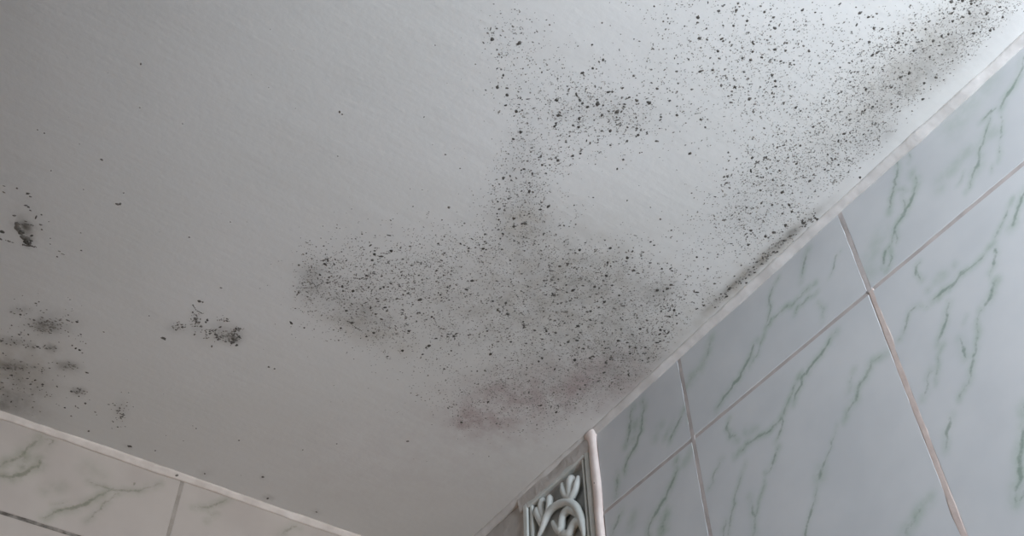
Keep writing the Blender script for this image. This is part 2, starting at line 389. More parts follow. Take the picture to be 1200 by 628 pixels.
R2A = [
 (ZG, [(390, 45), (355, 95), (320, 140), (290, 175), (278, 215), (268, 250)], 2.1, .9, .7), (ZG, [(290, 165), (265, 210), (245, 260), (235, 285), (215, 310), (190, 335), (165, 345), (145, 360), (125, 380), (100, 400)], 1.9, .6, .9),
 (ZG, [(235, 290), (230, 330), (215, 360)], 1.7, .7, .5), (ZG, [(225, 375), (212, 410), (190, 450)], 1.9, .6, .7), (ZG, [(185, 450), (178, 500), (160, 570), (152, 628), (148, 680)], 1.6, .45, .7),
 (ZG, [(85, 295), (75, 320), (85, 345), (110, 355)], 1.9, .6, .6), (ZG, [(130, 330), (160, 325)], 2.2, .2, .6), (ZG, [(65, 410), (45, 440), (38, 475), (25, 492)], 1.7, .55, .4),
 (ZG, [(130, 420), (118, 460), (103, 505), (95, 550), (85, 600), (80, 628)], 1.8, .55, .5), (ZG, [(142, 515), (150, 560), (160, 575), (158, 620)], 2.2, .6, .5), (ZG, [(75, 585), (68, 625), (60, 660)], 2, .5, .5),
 (ZG, [(530, 105), (490, 130), (475, 170), (450, 215), (430, 260), (415, 295)], 2.5, .62, .7), (ZG, [(440, 155), (425, 215)], 2, .35, .5), (ZG, [(390, 310), (375, 360), (360, 410), (340, 450), (325, 460)], 1.5, .55, .4),
 (ZG, [(345, 440), (340, 465)], 3.4, .75, .6), (ZG, [(335, 490), (328, 530), (312, 575), (300, 628), (290, 680)], 1.9, .72, .5), (ZE, [(185, 465), (140, 520), (110, 570), (80, 628), (60, 660)], 3.4, .4, .8)]
R1C = [
 (ZH, [(175, 125), (165, 180), (158, 230), (145, 275)], 2.2, .65, .8), (ZH, [(210, 100), (208, 175), (205, 220), (190, 265), (165, 305), (148, 340), (138, 385)], 2.0, .8, .9), (ZH, [(180, 190), (172, 250)], 3, .1, .8),
 (ZH, [(115, 385), (112, 430), (108, 465)], 2.4, .6, .7), (ZH, [(375, 130), (355, 175), (335, 215), (318, 260)], 1.9, .75, .7), (ZH, [(380, 140), (392, 175)], 1.5, .5, .5), (ZH, [(330, 190), (300, 240)], 2.5, .2, .6), (ZH, [(280, 200), (265, 240)], 3, .0, .5)]
R2C = [
 (ZH, [(345, 330), (348, 370), (330, 410), (310, 450), (285, 500), (260, 540), (240, 580), (232, 620), (228, 660)], 2.3, .8, .8), (ZH, [(305, 540), (290, 580), (285, 620)], 3.4, .45, 1.0),
 (ZH, [(130, 530), (105, 590), (90, 625)], 2.3, .6, .6), (ZH, [(175, 550), (165, 590)], 3, .1, .6), (ZH, [(400, 290), (370, 350)], 3, .0, .6)]
L1A = [
 (ZI, [(205, 135), (165, 170), (125, 205), (90, 240), (50, 255), (0, 285)], 2.6, .6, .8), (ZI, [(205, 135), (265, 155), (240, 200)], 1.8, .5, .4), (ZI, [(200, 245), (190, 285), (140, 305), (80, 325), (0, 330), (-40, 335)], 2.6, .7, .9),
 (ZI, [(120, 215), (110, 270), (130, 300)], 3.2, .4, .9), (ZI, [(800, 365), (740, 385), (690, 405), (640, 405), (590, 400), (550, 395), (490, 375), (445, 362)], 1.8, .6, .7),
 (ZI, [(560, 400), (510, 425), (450, 450), (400, 475), (360, 490), (300, 500), (265, 520), (220, 540)], 2.2, .7, .8), (ZI, [(590, 415), (540, 455), (500, 495), (460, 530), (430, 555)], 1.7, .55, .6),
 (ZI, [(335, 460), (260, 470)], 1.7, .45, .4), (ZI, [(310, 380), (230, 400)], 3, .05, .5), (ZI, [(430, 285), (500, 330)], 4, .0, .35), (ZI, [(663, 360), (663, 378)], 1.0, .9, .2)]
L1B = [
 (ZJ, [(370, 290), (320, 320), (260, 345), (200, 355), (150, 350)], 1.8, .55, .7), (ZJ, [(240, 375), (265, 405)], 1.6, .5, .5), (ZJ, [(300, 390), (265, 400), (230, 440)], 1.6, .3, .6),
 (ZJ, [(830, 485), (780, 475), (730, 505), (705, 525)], 1.9, .5, .5)]

def to_tile(traces, plane, a0, a1, b0):
    """traced veins in photo pixels -> polylines in the tile's own metres"""
    out = []
    for z, pts, w, s, h in traces:
        pp = np.array(Z(*z, pts))
        P = back(pp[:, 0], pp[:, 1], plane)
        a = P[:, 1] - a0 if plane == 'r' else a1 - P[:, 0]
        b = P[:, 2] - b0
        depth = float(np.mean((P - CAM) @ FWD))
        out.append((np.stack([a, b], 1), w * depth / F, s, h))
    return out

def tile_mesh(name, wd, ht, veins, mat=None, step=0.0016, bev=0.0006):
    na = max(3, int(wd / step)); nb_ = max(3, int(ht / step))
    if not veins: na = nb_ = 2
    A = np.concatenate([[0], np.linspace(bev, wd - bev, na), [wd]])
    B = np.concatenate([[0], np.linspace(bev, ht - bev, nb_), [ht]])
    GA, GB = np.meshgrid(A, B, indexing='ij')
    N = np.zeros_like(GA)
    N[0, :] = N[-1, :] = -bev * 0.8; N[:, 0] = N[:, -1] = -bev * 0.8
    n1, n2 = GA.shape
    V = np.stack([GA.ravel(), GB.ravel(), N.ravel()], 1)
    ix = np.arange(n1 * n2).reshape(n1, n2)
    q = np.stack([ix[:-1, :-1], ix[1:, :-1], ix[1:, 1:], ix[:-1, 1:]], -1).reshape(-1, 4)
    nb0 = len(V)
    bx = [(0, 0, -T), (wd, 0, -T), (wd, ht, -T), (0, ht, -T)]
    Fc = [tuple(r) for r in q]
    cr = [ix[0, 0], ix[-1, 0], ix[-1, -1], ix[0, -1]]
    edges = [ix[:, 0], ix[-1, :], ix[::-1, -1], ix[0, ::-1]]
    for k in range(4):
        Fc.append(tuple([nb0 + k, nb0 + (k + 1) % 4] + [int(v) for v in edges[k][::-1]]))
    me = bpy.data.meshes.new(name)
    me.from_pydata([tuple(v) for v in V.tolist()] + bx, [], [tuple(int(i) for i in f) for f in Fc])
    me.materials.append(mat or M_tile)
    ve = np.zeros(len(V) + 4); ha = np.zeros(len(V) + 4)
    pa, pb = V[:, 0], V[:, 1]
    for pts, w, s, h in veins:
        # ragged subdivision of the traced line
        P = pts
        for _ in range(2):
            mid = (P[1:] + P[:-1]) / 2 + rng.normal(0, 1, (len(P) - 1, 2)) * 0.09 * np.linalg.norm(P[1:] - P[:-1], axis=1)[:, None]
            Q = np.empty((len(P) * 2 - 1, 2)); Q[0::2] = P; Q[1::2] = mid; P = Q
        d = np.full(len(V), 9.0)
        tt = np.zeros(len(V))
        nseg = len(P) - 1
        for i in range(nseg):
            e = P[i + 1] - P[i]; L2 = max(e @ e, 1e-12)
            t = np.clip(((pa - P[i, 0]) * e[0] + (pb - P[i, 1]) * e[1]) / L2, 0, 1)
            di = np.hypot(pa - P[i, 0] - t * e[0], pb - P[i, 1] - t * e[1])
            tt = np.where(di < d, (i + t) / nseg, tt); d = np.minimum(d, di)
        taper = np.clip(0.55 + 0.45 * np.sin(np.pi * np.clip(tt, 0.02, 0.98)) + 0.3 * (vnoise(tt * 9 + w * 9e4, d * 0) - .5), .3, 1.3)
        ve[:len(V)] = np.maximum(ve[:len(V)], s * taper * np.exp(-(d / (w * 1.15 * taper)) ** 2))
        ha[:len(V)] = np.maximum(ha[:len(V)], h * np.exp(-(d / (w * 3.0)) ** 2))
    fattr(me, 'vein', ve); fattr(me, 'halo', ha)
    me.update()
    return me

ROT_R = Matrix(((0, 0, 1), (1, 0, 0), (0, 1, 0)))       # a->+Y, b->+Z, n->+X
ROT_L = Matrix(((-1, 0, 0), (0, 0, 1), (0, 1, 0)))      # a->-X, b->+Z, n->+Y
def place_tile(me, plane, a0, b0):
    o = bpy.data.objects.new('tile', me); COL.objects.link(o)
    if plane == 'r':
        o.matrix_world = Matrix.Translation((0, a0, b0)) @ ROT_R.to_4x4(); o.parent = wall_right
    else:
        o.matrix_world = Matrix.Translation((a0, 0, b0)) @ ROT_L.to_4x4(); o.parent = wall_left
    return o

G = 0.0017                        # half grout joint
H1R, H1L, TH = 0.0950, 0.0979, 0.30
U2, U3, UG = 0.4047, 0.6047, 0.2790
TOP = -0.002
def rtile(u0, u1, z0, z1, tr):
    a0, a1, b0, b1 = u0 + G, u1 - G, z0 + G, z1 - G
    return place_tile(tile_mesh('tile', a1 - a0, b1 - b0, to_tile(tr, 'r', a0, a1, b0)), 'r', a0, b0)
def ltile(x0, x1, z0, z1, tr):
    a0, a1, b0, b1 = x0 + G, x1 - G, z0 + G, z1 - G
    return place_tile(tile_mesh('tile', a1 - a0, b1 - b0, to_tile(tr, 'l', a0, a1, b0), M_tile_beige_dimmed), 'l', a1, b0)
rtile(U3, U3 + .2, -H1R, TOP, R1B)
rtile(U2, U3, -H1R, TOP, R1A)
rtile(UG, U2, -H1R, TOP, R1C)
tB = rtile(U3, U3 + .2, -H1R - TH, -H1R, R2B)
tA = rtile(U2, U3, -H1R - TH, -H1R, R2A)
rtile(UG, U2, -H1R - TH, -H1R, R2C)
VL = 0.3060
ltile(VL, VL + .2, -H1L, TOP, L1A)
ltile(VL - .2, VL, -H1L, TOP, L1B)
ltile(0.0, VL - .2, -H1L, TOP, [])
# same print again on the neighbouring tiles just outside the picture
top_me = bpy.data.objects['tile'].data
for k in range(1, 3):
    place_tile(top_me, 'r', U3 + .2 * k + G, -H1R + G)
    place_tile(tB.data if k % 2 else tA.data, 'r', U3 + .2 * k + G, -H1R - TH + G)
for k in range(-1, 3):
    place_tile(tA.data, 'r', U3 + .2 * k + G, -H1R - 2 * TH + G)
full_l = tA.data.copy(); full_l.materials[0] = M_tile_beige_dimmed
top_l = top_me.copy(); top_l.materials[0] = M_tile_beige_dimmed
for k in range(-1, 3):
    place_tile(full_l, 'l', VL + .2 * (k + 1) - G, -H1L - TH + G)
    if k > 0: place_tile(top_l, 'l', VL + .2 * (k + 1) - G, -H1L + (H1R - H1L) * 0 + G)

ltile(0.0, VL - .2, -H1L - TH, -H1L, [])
# ------------------------------------------------------------------ assumed warm wall lamp, added unseen on the left wall, below the picture
def lathe(name, prof, mat, parent, axis_y=False, K=24):
    V, Fc = [], []
    for r, h in prof:
        for k in range(K):
            a = 2 * math.pi * k / K
            V.append((r * math.cos(a), h, r * math.sin(a)) if axis_y else (r * math.cos(a), r * math.sin(a), h))
    for i in range(len(prof) - 1):
        for k in range(K):
            Fc.append((i * K + k, i * K + (k + 1) % K, (i + 1) * K + (k + 1) % K, (i + 1) * K + k))
    Fc.append(tuple(range(K))); Fc.append(tuple(range((len(prof) - 1) * K, len(prof) * K)))
    o = mesh_obj(name, V, Fc, mat, parent, True)
    bm = bmesh.new(); bm.from_mesh(o.data); bmesh.ops.recalc_face_normals(bm, faces=bm.faces); bm.to_mesh(o.data); bm.free()
    return o
lamp = bpy.data.objects.new('assumed_wall_lamp', None); COL.objects.link(lamp)  # unseen lamp, assumed from the warm tint near the corner
lamp.location = (0.20, 0.0, -0.85)
tag(lamp, 'assumed small globe wall lamp with warm bulb, added on left tiled wall', 'lamp')
lathe('wall_plate', [(0.045, 0.0), (0.045, 0.008), (0.030, 0.014)], M_frame, lamp, True)
lathe('arm', [(0.010, 0.010), (0.010, 0.055), (0.018, 0.062), (0.018, 0.075)], M_frame, lamp, True)
lathe('bulb', [(0.012, 0.075), (0.016, 0.085), (0.028, 0.105), (0.030, 0.122), (0.022, 0.140), (0.004, 0.148)], M_bulb, lamp, True)

# ------------------------------------------------------------------ grout joints: slightly bulging, uneven strips
def strip(name, plane, p0, p1, half, prof, mat, parent, amp=0.16, n=None, seed=0):
    """p0,p1 = (along wall, z); prof = height of bulge above the tile faces"""
    p0 = np.array(p0, float); p1 = np.array(p1, float)
    L = np.linalg.norm(p1 - p0); n = n or max(8, int(L / 0.006))
    d = (p1 - p0) / L; s = np.array([-d[1], d[0]])
    V, Fc = [], []
    K = 13
    for i in range(n + 1):
        t = i / n
        c = p0 + d * L * t
        wv = half * (1 + amp * 2 * (float(vnoise(t * L * 90 + seed * 7.3, seed * 3.1)) - .5))
        wob = half * amp * 1.4 * (float(vnoise(t * L * 50 + seed * 5.1, seed * 1.7 + 20)) - .5)
        hb = prof + 0.0003 * (float(vnoise(t * L * 120, seed + 11.0)) - .5)
        for k in range(K):
            u = -1 + 2 * k / (K - 1)
            a = c + s * (u * wv + wob)
            nrm = hb - (hb + 0.0024) * abs(u) ** 8
            V.append((nrm, a[0], a[1]) if plane == 'r' else (a[0], nrm, a[1]))
    for i in range(n):
        for k in range(K - 1):
            f = (i * K + k, i * K + k + 1, (i + 1) * K + k + 1, (i + 1) * K + k)
            Fc.append(f)
    o = mesh_obj(name, V, Fc, mat, parent, True)
    bm = bmesh.new(); bm.from_mesh(o.data)
    bmesh.ops.recalc_face_normals(bm, faces=bm.faces)
    want = Vector((1, 0, 0)) if plane == 'r' else Vector((0, 1, 0))
    if sum((f.normal.dot(want) for f in bm.faces)) < 0:
        bmesh.ops.reverse_faces(bm, faces=bm.faces)
    bm.to_mesh(o.data); bm.free()
    return o
strip('grout_line', 'r', (UG, -H1R), (U3 + .44, -H1R), 0.0031, -0.0004, M_grout, wall_right, seed=1)
strip('grout_line', 'r', (U3, TOP), (U3, -H1R), 0.0034, -0.0001, M_grout, wall_right, seed=2)
strip('grout_line', 'r', (U3 + .001, -H1R), (U3 - .001, -H1R - TH), 0.0036, 0.0000, M_grout_peach, wall_right, seed=3)
strip('grout_line', 'r', (U2, TOP), (U2, -H1R), 0.0033, -0.0001, M_grout, wall_right, seed=4)
strip('grout_line', 'r', (U2, -H1R), (U2, -H1R - TH), 0.0033, -0.0001, M_grout, wall_right, seed=5)
strip('grout_line', 'l', (VL, TOP), (VL, -H1L), 0.0031, -0.0004, M_grout_olive, wall_left, seed=6)
strip('grout_line', 'l', (0.0, -H1L), (VL + .8, -H1L), 0.0033, -0.0005, M_grout_dark, wall_left, seed=7)

for k in (-1, 1, 2, 3):
    strip('grout_line', 'l', (VL + .2 * k, TOP), (VL + .2 * k, -H1L), 0.0031, -0.0004, M_grout_olive, wall_left, seed=8 + k)
for k in (-1, 0, 1, 2):
    strip('grout_line', 'l', (VL + .2 * k, -H1L), (VL + .2 * k, -H1L - TH), 0.0031, -0.0004, M_grout_olive, wall_left, seed=14 + k)
strip('grout_line', 'l', (0.0, -H1L - TH), (VL + .6, -H1L - TH), 0.0033, -0.0004, M_grout_olive, wall_left, seed=19)
strip('grout_line', 'r', (UG, -H1R - TH), (U3 + .44, -H1R - TH), 0.0031, -0.0004, M_grout, wall_right, seed=20)
for k in (1, 2):
    strip('grout_line', 'r', (U3 + .2 * k, TOP), (U3 + .2 * k, -H1R - TH), 0.0033, -0.0001, M_grout, wall_right, seed=22 + k)

# ------------------------------------------------------------------ caulk beads where walls meet the ceiling
def bead(name, plane, a0, a1, rz, rn, label, mat, seed):
    n = int((a1 - a0) / 0.002); K = 7
    V, Fc = [], []
    for i in range(n + 1):
        a = a0 + (a1 - a0) * i / n
        k1 = 1 + 0.50 * (float(vnoise(a * 13 + seed, seed)) - .5) + 0.16 * (float(vnoise(a * 90, seed + 5)) - .5)
        k2 = 1 + 0.55 * (float(vnoise(a * 11 + seed, seed + 9)) - .5) + 0.14 * (float(vnoise(a * 80, seed + 3)) - .5)
        for k in range(K):
            th = math.pi / 2 * k / (K - 1)
            bul = 1.0 - 0.24 * math.sin(2 * th)
            nn = rn * k1 * math.cos(th) ** 1.0 * bul - 0.0004 * (k == K - 1)
            zz = -rz * k2 * math.sin(th) * bul + 0.0004 * (k == 0)
            V.append((nn, a, zz) if plane == 'r' else (a, nn, zz))
        V.append((-0.004, a, 0.002) if plane == 'r' else (a, -0.004, 0.002))
    K += 1
    for i in range(n):
        for k in range(K):
            k2_ = (k + 1) % K
            Fc.append((i * K + k, i * K + k2_, (i + 1) * K + k2_, (i + 1) * K + k))
    Fc.append(tuple(range(K))); Fc.append(tuple(range(n * K, n * K + K)))
    o = mesh_obj(name, V, Fc, mat, None, True)
    bm = bmesh.new(); bm.from_mesh(o.data); bmesh.ops.recalc_face_normals(bm, faces=bm.faces); bm.to_mesh(o.data); bm.free()
    tag(o, label, 'caulk', kind='structure')
    return o
bead('trim_1', 'r', 0.0, 1.06, 0.0056, 0.0060, 'lumpy white caulk bead between mouldy ceiling and green veined wall', M_caulk, 1.3)
bead('trim_2', 'l', 0.0, 1.10, 0.0058, 0.0050, 'cream caulk bead along top of the lower left tiled wall', M_caulk_cream, 6.1)

# ------------------------------------------------------------------ peach strip and plaster next to the vent
def rp_(px, py, off=0.0): return back(px, py, 'r', off)
def ridge(name, a, z0, z1, half, h, mat, seed):
    n = 50; K = 9
    V, Fc = [], []
    for i in range(n + 1):
        z = z0 + (z1 - z0) * i / n
        w = half * (1 + 0.22 * (float(vnoise(z * 60, seed)) - .5)); wob = half * 0.3 * (float(vnoise(z * 30, seed + 4)) - .5)
        flare = 1 + 0.7 * math.exp(-((z - z0) / 0.006) ** 2)
        for k in range(K):
            u = -1 + 2 * k / (K - 1)
            V.append((h * flare * (1 - abs(u) ** 3.2) + 0.0004 - 0.004 * (abs(u) > .99), a + u * w * flare + wob, z))
    for i in range(n):
        for k in range(K - 1):
            Fc.append((i * K + k, (i + 1) * K + k, (i + 1) * K + k + 1, i * K + k + 1))
    return mesh_obj(name, V, Fc, mat, None, True)
o = ridge('trim_3', 0.2752, -0.001, -0.40, 0.0060, 0.0035, M_peach_light, 2.2)
tag(o, 'peach coloured grout strip running down beside the vent grille', 'grout strip', kind='structure')

def spot(px, py, plane, off, r, parent):
    c = back(px, py, plane, off)
    V = [c + np.array([0.0006, 0, 0] if plane == 'r' else [0, 0.0004, -0.0004])]
    for k in range(8):
        a = 2 * math.pi * k / 8; q_ = r * rng.uniform(.6, 1.2)
        V.append(c + (np.array([0, q_ * .6 * math.cos(a), q_ * math.sin(a)]) if plane == 'r' else np.array([q_ * math.cos(a), q_ * .7 * math.sin(a), q_ * .7 * math.sin(a)])))
    me_o = mesh_obj('dark_spot', V, [(0, 1 + k, 1 + (k + 1) % 8) for k in range(8)], M_grout_dark, parent)
spot(696.5, 566, 'r', 0.0037, 0.0014, o)
spot(207, 557, 'l', 0.0032, 0.0016, bpy.data.objects['trim_2'])

# plain plaster around the vent opening (part of the right wall)
GY0, GY1, GZ0, GZ1 = 0.1560, 0.2690, -0.150, -0.0125
boxes('plaster_panel', [((-T, 0.0, -0.40), (-0.0012, GY0, 0.0))], M_plaster, wall_right)
boxes('plaster_panel', [((-T, GY0, -0.40), (-0.0012, 0.2745, GZ0))], M_plaster, wall_right)
# lumpy plaster band smeared over the grille's top edge
def lumpy_band():
    n, K = 40, 8
    V, Fc = [], []
    for i in range(n + 1):
        y = GY0 - 0.006 + (0.2740 - GY0 + 0.006) * i / n
        t = i / n
        dep = 0.0210 + 0.001 * t + 0.004 * (float(vnoise(t * 6, 3.3)) - .5)
        for k in range(K):
            u = k / (K - 1)
            x = 0.0035 * (1 - u ** 4) + 0.0015 * (float(vnoise(t * 9, u * 3 + 8)) - .5) - 0.006 * (u == 1)
            V.append((x, y, -dep * u))
    for i in range(n):
        for k in range(K - 1):
            Fc.append((i * K + k, i * K + k + 1, (i + 1) * K + k + 1, (i + 1) * K + k))
    return mesh_obj('plaster_band', V, Fc, M_plaster, wall_right, True)
lumpy_band()

# ------------------------------------------------------------------ vent grille
vent = bpy.data.objects.new('vent_grille', None); COL.objects.link(vent)
vc = np.array([-0.004, (GY0 + GY1) / 2, GZ0]); vent.location = vc
tag(vent, 'pale scrollwork vent grille set into the corner of the tiled wall', 'vent grille')
def vbox(name, L, mat, bev=0.0012):
    o = boxes(name, [tuple(tuple(np.array(p) - vc) for p in ab) for ab in L], mat, vent)
    if bev:
        md = o.modifiers.new('bevel', 'BEVEL'); md.width = bev; md.segments = 2
    return o
vbox('backing', [((-0.0060, GY0, GZ0), (-0.0050, GY1, GZ1))], M_hole, 0)
b = 0.0075
vbox('frame', [((-0.006, GY0, GZ0), (0.0022, GY0 + b, GZ1)), ((-0.006, GY1 - b, GZ0), (0.0022, GY1, GZ1)),
               ((-0.006, GY0 + b, GZ0), (0.0022, GY1 - b, GZ0 + b)), ((-0.006, GY0 + b, GZ1 - b), (0.0022, GY1 - b, GZ1))], M_grille)
i2 = 0.0105
vbox('inner_rail', [((-0.005, GY1 - i2 - 0.0032, GZ0 + b), (0.0010, GY1 - i2, GZ1 - b))], M_grille, 0.001)
vbox('inner_rail', [((-0.005, GY0 + i2, GZ0 + b), (0.0010, GY0 + i2 + 0.0045, GZ1 - b))], M_grille, 0.001)

def sweep(name, P, r, mat, x0=-0.001, flat=0.8, closed=False):
    """tube through points (y,z[,r]) on the grille face"""
    P = np.array(P, float)
    # Catmull-Rom smoothing
    Q = []
    n = len(P)
    rngI = range(n) if closed else range(n - 1)
    for i in rngI:
        p0 = P[(i - 1) % n] if closed or i > 0 else P[0]; p1 = P[i]; p2 = P[(i + 1) % n]; p3 = P[(i + 2) % n] if closed or i + 2 < n else P[n - 1]
        for t in np.linspace(0, 1, 6, endpoint=False):
            Q.append(0.5 * ((2 * p1) + (-p0 + p2) * t + (2 * p0 - 5 * p1 + 4 * p2 - p3) * t * t + (-p0 + 3 * p1 - 3 * p2 + p3) * t ** 3))
    if not closed: Q.append(P[-1])
    Q = np.array(Q); n = len(Q); K = 8
    V, Fc = [], []
    for i in range(n):
        a = Q[(i + 1) % n] if closed or i + 1 < n else Q[i]; c = Q[i - 1] if closed or i > 0 else Q[i]
        d = (a - c)[:2]; d = d / (np.linalg.norm(d) + 1e-9); s = np.array([-d[1], d[0]])
        rr = r * (1 if closed else 0.45 + 0.55 * min(1, 6 * min(i, n - 1 - i) / n))
        for k in range(K):
            th = 2 * math.pi * k / K
            yz = Q[i, :2] + s * rr * math.cos(th)
            V.append((x0 + rr * flat * math.sin(th) - vc[0], yz[0] - vc[1], yz[1] - vc[2]))
    m_ = n if closed else n - 1
    for i in range(m_):
        j = (i + 1) % n
        for k in range(K):
            Fc.append((i * K + k, i * K + (k + 1) % K, j * K + (k + 1) % K, j * K + k))
    if not closed:
        Fc.append(tuple(range(K))); Fc.append(tuple(range((n - 1) * K, n * K)))
    o = mesh_obj(name, V, Fc, mat, vent, True)
    bm = bmesh.new(); bm.from_mesh(o.data); bmesh.ops.recalc_face_normals(bm, faces=bm.faces); bm.to_mesh(o.data); bm.free()
    return o
ZK = (600, 560, 9.236)
def kz(pts):
    pp = np.array(Z(*ZK, pts)); P = rp_(pp[:, 0], pp[:, 1]); return [(p[1], p[2]) for p in P]
# scrolls traced from the visible upper half
def two(name, pts, r, **kw):
    pts = kz(pts); zc = (GZ0 + GZ1) / 2
    sweep(name, pts, r * 1.45, M_grille, **kw)
    return pts
two('scroll', [(285, 640), (330, 540), (385, 400), (450, 320), (530, 275), (610, 262), (690, 310), (730, 380), (760, 470), (775, 560), (780, 640)], 0.0030, x0=0.0)
two('scroll', [(430, 470), (480, 545), (525, 555), (530, 480), (555, 390), (620, 335), (680, 370), (715, 440)], 0.0032, x0=-0.001)
two('scroll', [(500, 640), (560, 610), (610, 600), (640, 540), (680, 480), (735, 465), (750, 560)], 0.0034, x0=-0.001)
two('scroll', [(400, 190), (405, 260), (395, 350), (370, 430)], 0.0030, x0=-0.0005)
two('leaf', [(250, 320), (275, 400), (310, 470), (330, 500)], 0.0034, x0=-0.0015)
two('leaf', [(540, 60), (555, 130), (590, 200), (640, 210), (680, 150), (705, 60), (715, -20)], 0.0028, x0=0.0)
two('leaf', [(630, -30), (625, 60), (625, 180), (630, 240)], 0.0040, x0=-0.0015)
two('leaf', [(330, 210), (300, 280), (310, 380), (345, 460)], 0.0030, x0=-0.002)
# lower half (below the picture): the same motif turned over
yc, zc = (GY0 + GY1) / 2, (GZ0 + GZ1) / 2 - 0.006
for r, x0, sc in ((0.0030, 0.0, 1.0), (0.0032, -0.001, 0.62)):
    sweep('scroll', [(yc + 0.034 * sc * math.cos(t), zc - 0.012 - 0.034 * sc * math.sin(t)) for t in np.linspace(0.1, math.pi - 0.1, 9)], r, M_grille, x0=x0)

# ------------------------------------------------------------------ mould growth on the ceiling
def speck_object(name, S, label):
    """S rows: px, py, radius_px, elongation, angle, tone -> low irregular domes on the ceiling"""
    S = np.array(S, float)
    P = back(S[:, 0], S[:, 1], 'c')
    dep = (P - CAM) @ FWD
    R = S[:, 2] * dep / F * 1.05            # ceiling is seen obliquely
    V, Fc, tone = [], [], []
    for i in range(len(S)):
        K = 7 if S[i, 2] < 2 else 10
        n = len(V); a0 = S[i, 4]; el = S[i, 3]
        ca, sa = math.cos(a0), math.sin(a0)
        hgt = min(0.0004, R[i] * 0.35)
        V.append((P[i, 0], P[i, 1], -hgt)); tone.append(S[i, 5])
        for k in range(K):
            th = 2 * math.pi * k / K
            r = R[i] * rng.uniform(0.65, 1.25)
            u = r * el * math.cos(th); v = r / el * math.sin(th)
            V.append((P[i, 0] + u * ca - v * sa, P[i, 1] + u * sa + v * ca, -0.00003)); tone.append(min(1, S[i, 5] + 0.18))
        for k in range(K):
            Fc.append((n, n + 1 + (k + 1) % K, n + 1 + k))
    o = mesh_obj(name, V, Fc, M_mould)
    fattr(o.data, 'tone', tone)
    tag(o, label, 'mould', 'mould patches on the ceiling', 'stuff')
    return o

def rnd_speck(x, y, med=0.85, sig=0.38, cap=2.6, dark=0.0):
    r = min(cap, med * math.exp(rng.normal(0, sig)))
    tone = np.clip(0.86 - 0.46 * r + rng.normal(0, .16) - dark, 0.0, 0.95)
    return (x, y, r, math.exp(abs(rng.normal(0, .22))), rng.uniform(0, math.pi), tone)

# main patch
NS = 90000
cx = rng.uniform(340, 1215, NS); cy = rng.uniform(-30, 540, NS)
pr = main_density(cx, cy)
keep = rng.random(NS) < pr * 0.30
S = []
for x, y in zip(cx[keep], cy[keep]):
    big = 0.88 if x > 940 else (1.02 if y < 200 else 0.94)
    if y > 425: S.append(rnd_speck(x, y, 0.66, .33, 1.5, -0.12))
    else: S.append(rnd_speck(x, y, 0.72 * big, .42, 2.1, 0.04))
# pin-prick growth between the larger specks
cx = rng.uniform(340, 1215, NS); cy = rng.uniform(-30, 540, NS)
keep = rng.random(NS) < np.clip(main_density(cx, cy), 0, 1.3) * 0.36
for x, y in zip(cx[keep], cy[keep]):
    S.append((x, y, rng.uniform(.35, .75), rng.uniform(1, 1.5), rng.uniform(0, 3.1), rng.uniform(.45, .95)))
# a small part of the growth sits in little clumps
for c in rng.choice(len(S), 260):
    for _ in range(rng.integers(2, 5)):
        S.append(rnd_speck(S[c][0] + rng.normal(0, 2.6), S[c][1] + rng.normal(0, 2.6), 0.8, .3))
for x, y, r in [(700, 122, 3.2), (723, 131, 2.9), (746, 118, 2.2), (577, 46, 2.6), (608, 51, 2.8), (583, 102, 2.2), (590, 88, 1.8), (820, 45, 2.5), (818, 20, 2.2), (863, 12, 2), (860, 30, 1.8),
                (835, 82, 2), (878, 116, 2.3), (785, 118, 1.8), (905, 88, 2), (715, 153, 2.2), (735, 165, 1.8), (654, 188, 2), (908, 33, 2), (940, 12, 2), (870, 68, 1.8), (896, 14, 1.6), (948, 60, 1.8),
                (615, 262, 2.6), (612, 262, 2), (595, 368, 2.2), (590, 208, 1.6), (697, 336, 1.8), (656, 312, 1.8), (665, 309, 2.2), (575, 415, 2.3), (702, 360, 1.6), (692, 375, 1.8), (635, 419, 1.7),
                (436, 305, 1.8), (493, 351, 2), (412, 378, 2), (406, 364, 1.8), (440, 368, 1.8), (438, 390, 1.8), (375, 322, 1.8), (458, 332, 1.8), (710, 425, 2), (652, 483, 2), (634, 475, 1.8), (541, 495, 2), (572, 471, 1.7),
                (1052, 50, 2.2), (1069, 35, 2), (1141, 39, 2), (1097, 91, 2), (1056, 90, 2), (1024, 33, 2), (1019, 49, 2), (1008, 15, 2), (1018, 20, 1.8), (1023, 79, 1.6), (1115, 2, 2.2), (1128, 0, 2.5), (1118, 10, 2),
                (907, 272, 2.3), (897, 277, 2), (880, 270, 2.2), (917, 250, 1.8), (928, 248, 2), (949, 212, 2.2), (905, 240, 1.8), (1008, 208, 1.8), (877, 287, 1.8), (655, 135, 2.6), (735, 235, 1.2), (774, 257, 1.5), (762, 308, 1.6), (770, 340, 2), (782, 338, 2)]:
    S.append((x, y, r, 1 + .2 * rng.random(), rng.uniform(0, 3.1), rng.uniform(0.02, 0.14)))
def chain(out, zone, pts, r, step=1.6, tone=.2):
    pp = np.array(Z(*zone, pts)) if zone else np.array(pts, float)
    for i in range(len(pp) - 1):
        L = np.linalg.norm(pp[i + 1] - pp[i])
        for t in np.arange(0, L, step):
            c = pp[i] + (pp[i + 1] - pp[i]) * t / L + rng.normal(0, r * .35, 2)
            out.append((c[0], c[1], r * rng.uniform(.6, 1.2), rng.uniform(1, 1.4), rng.uniform(0, 3.1), np.clip(tone + rng.normal(0, .1), 0, .9)))
ZP = (340, 280, 5.231)
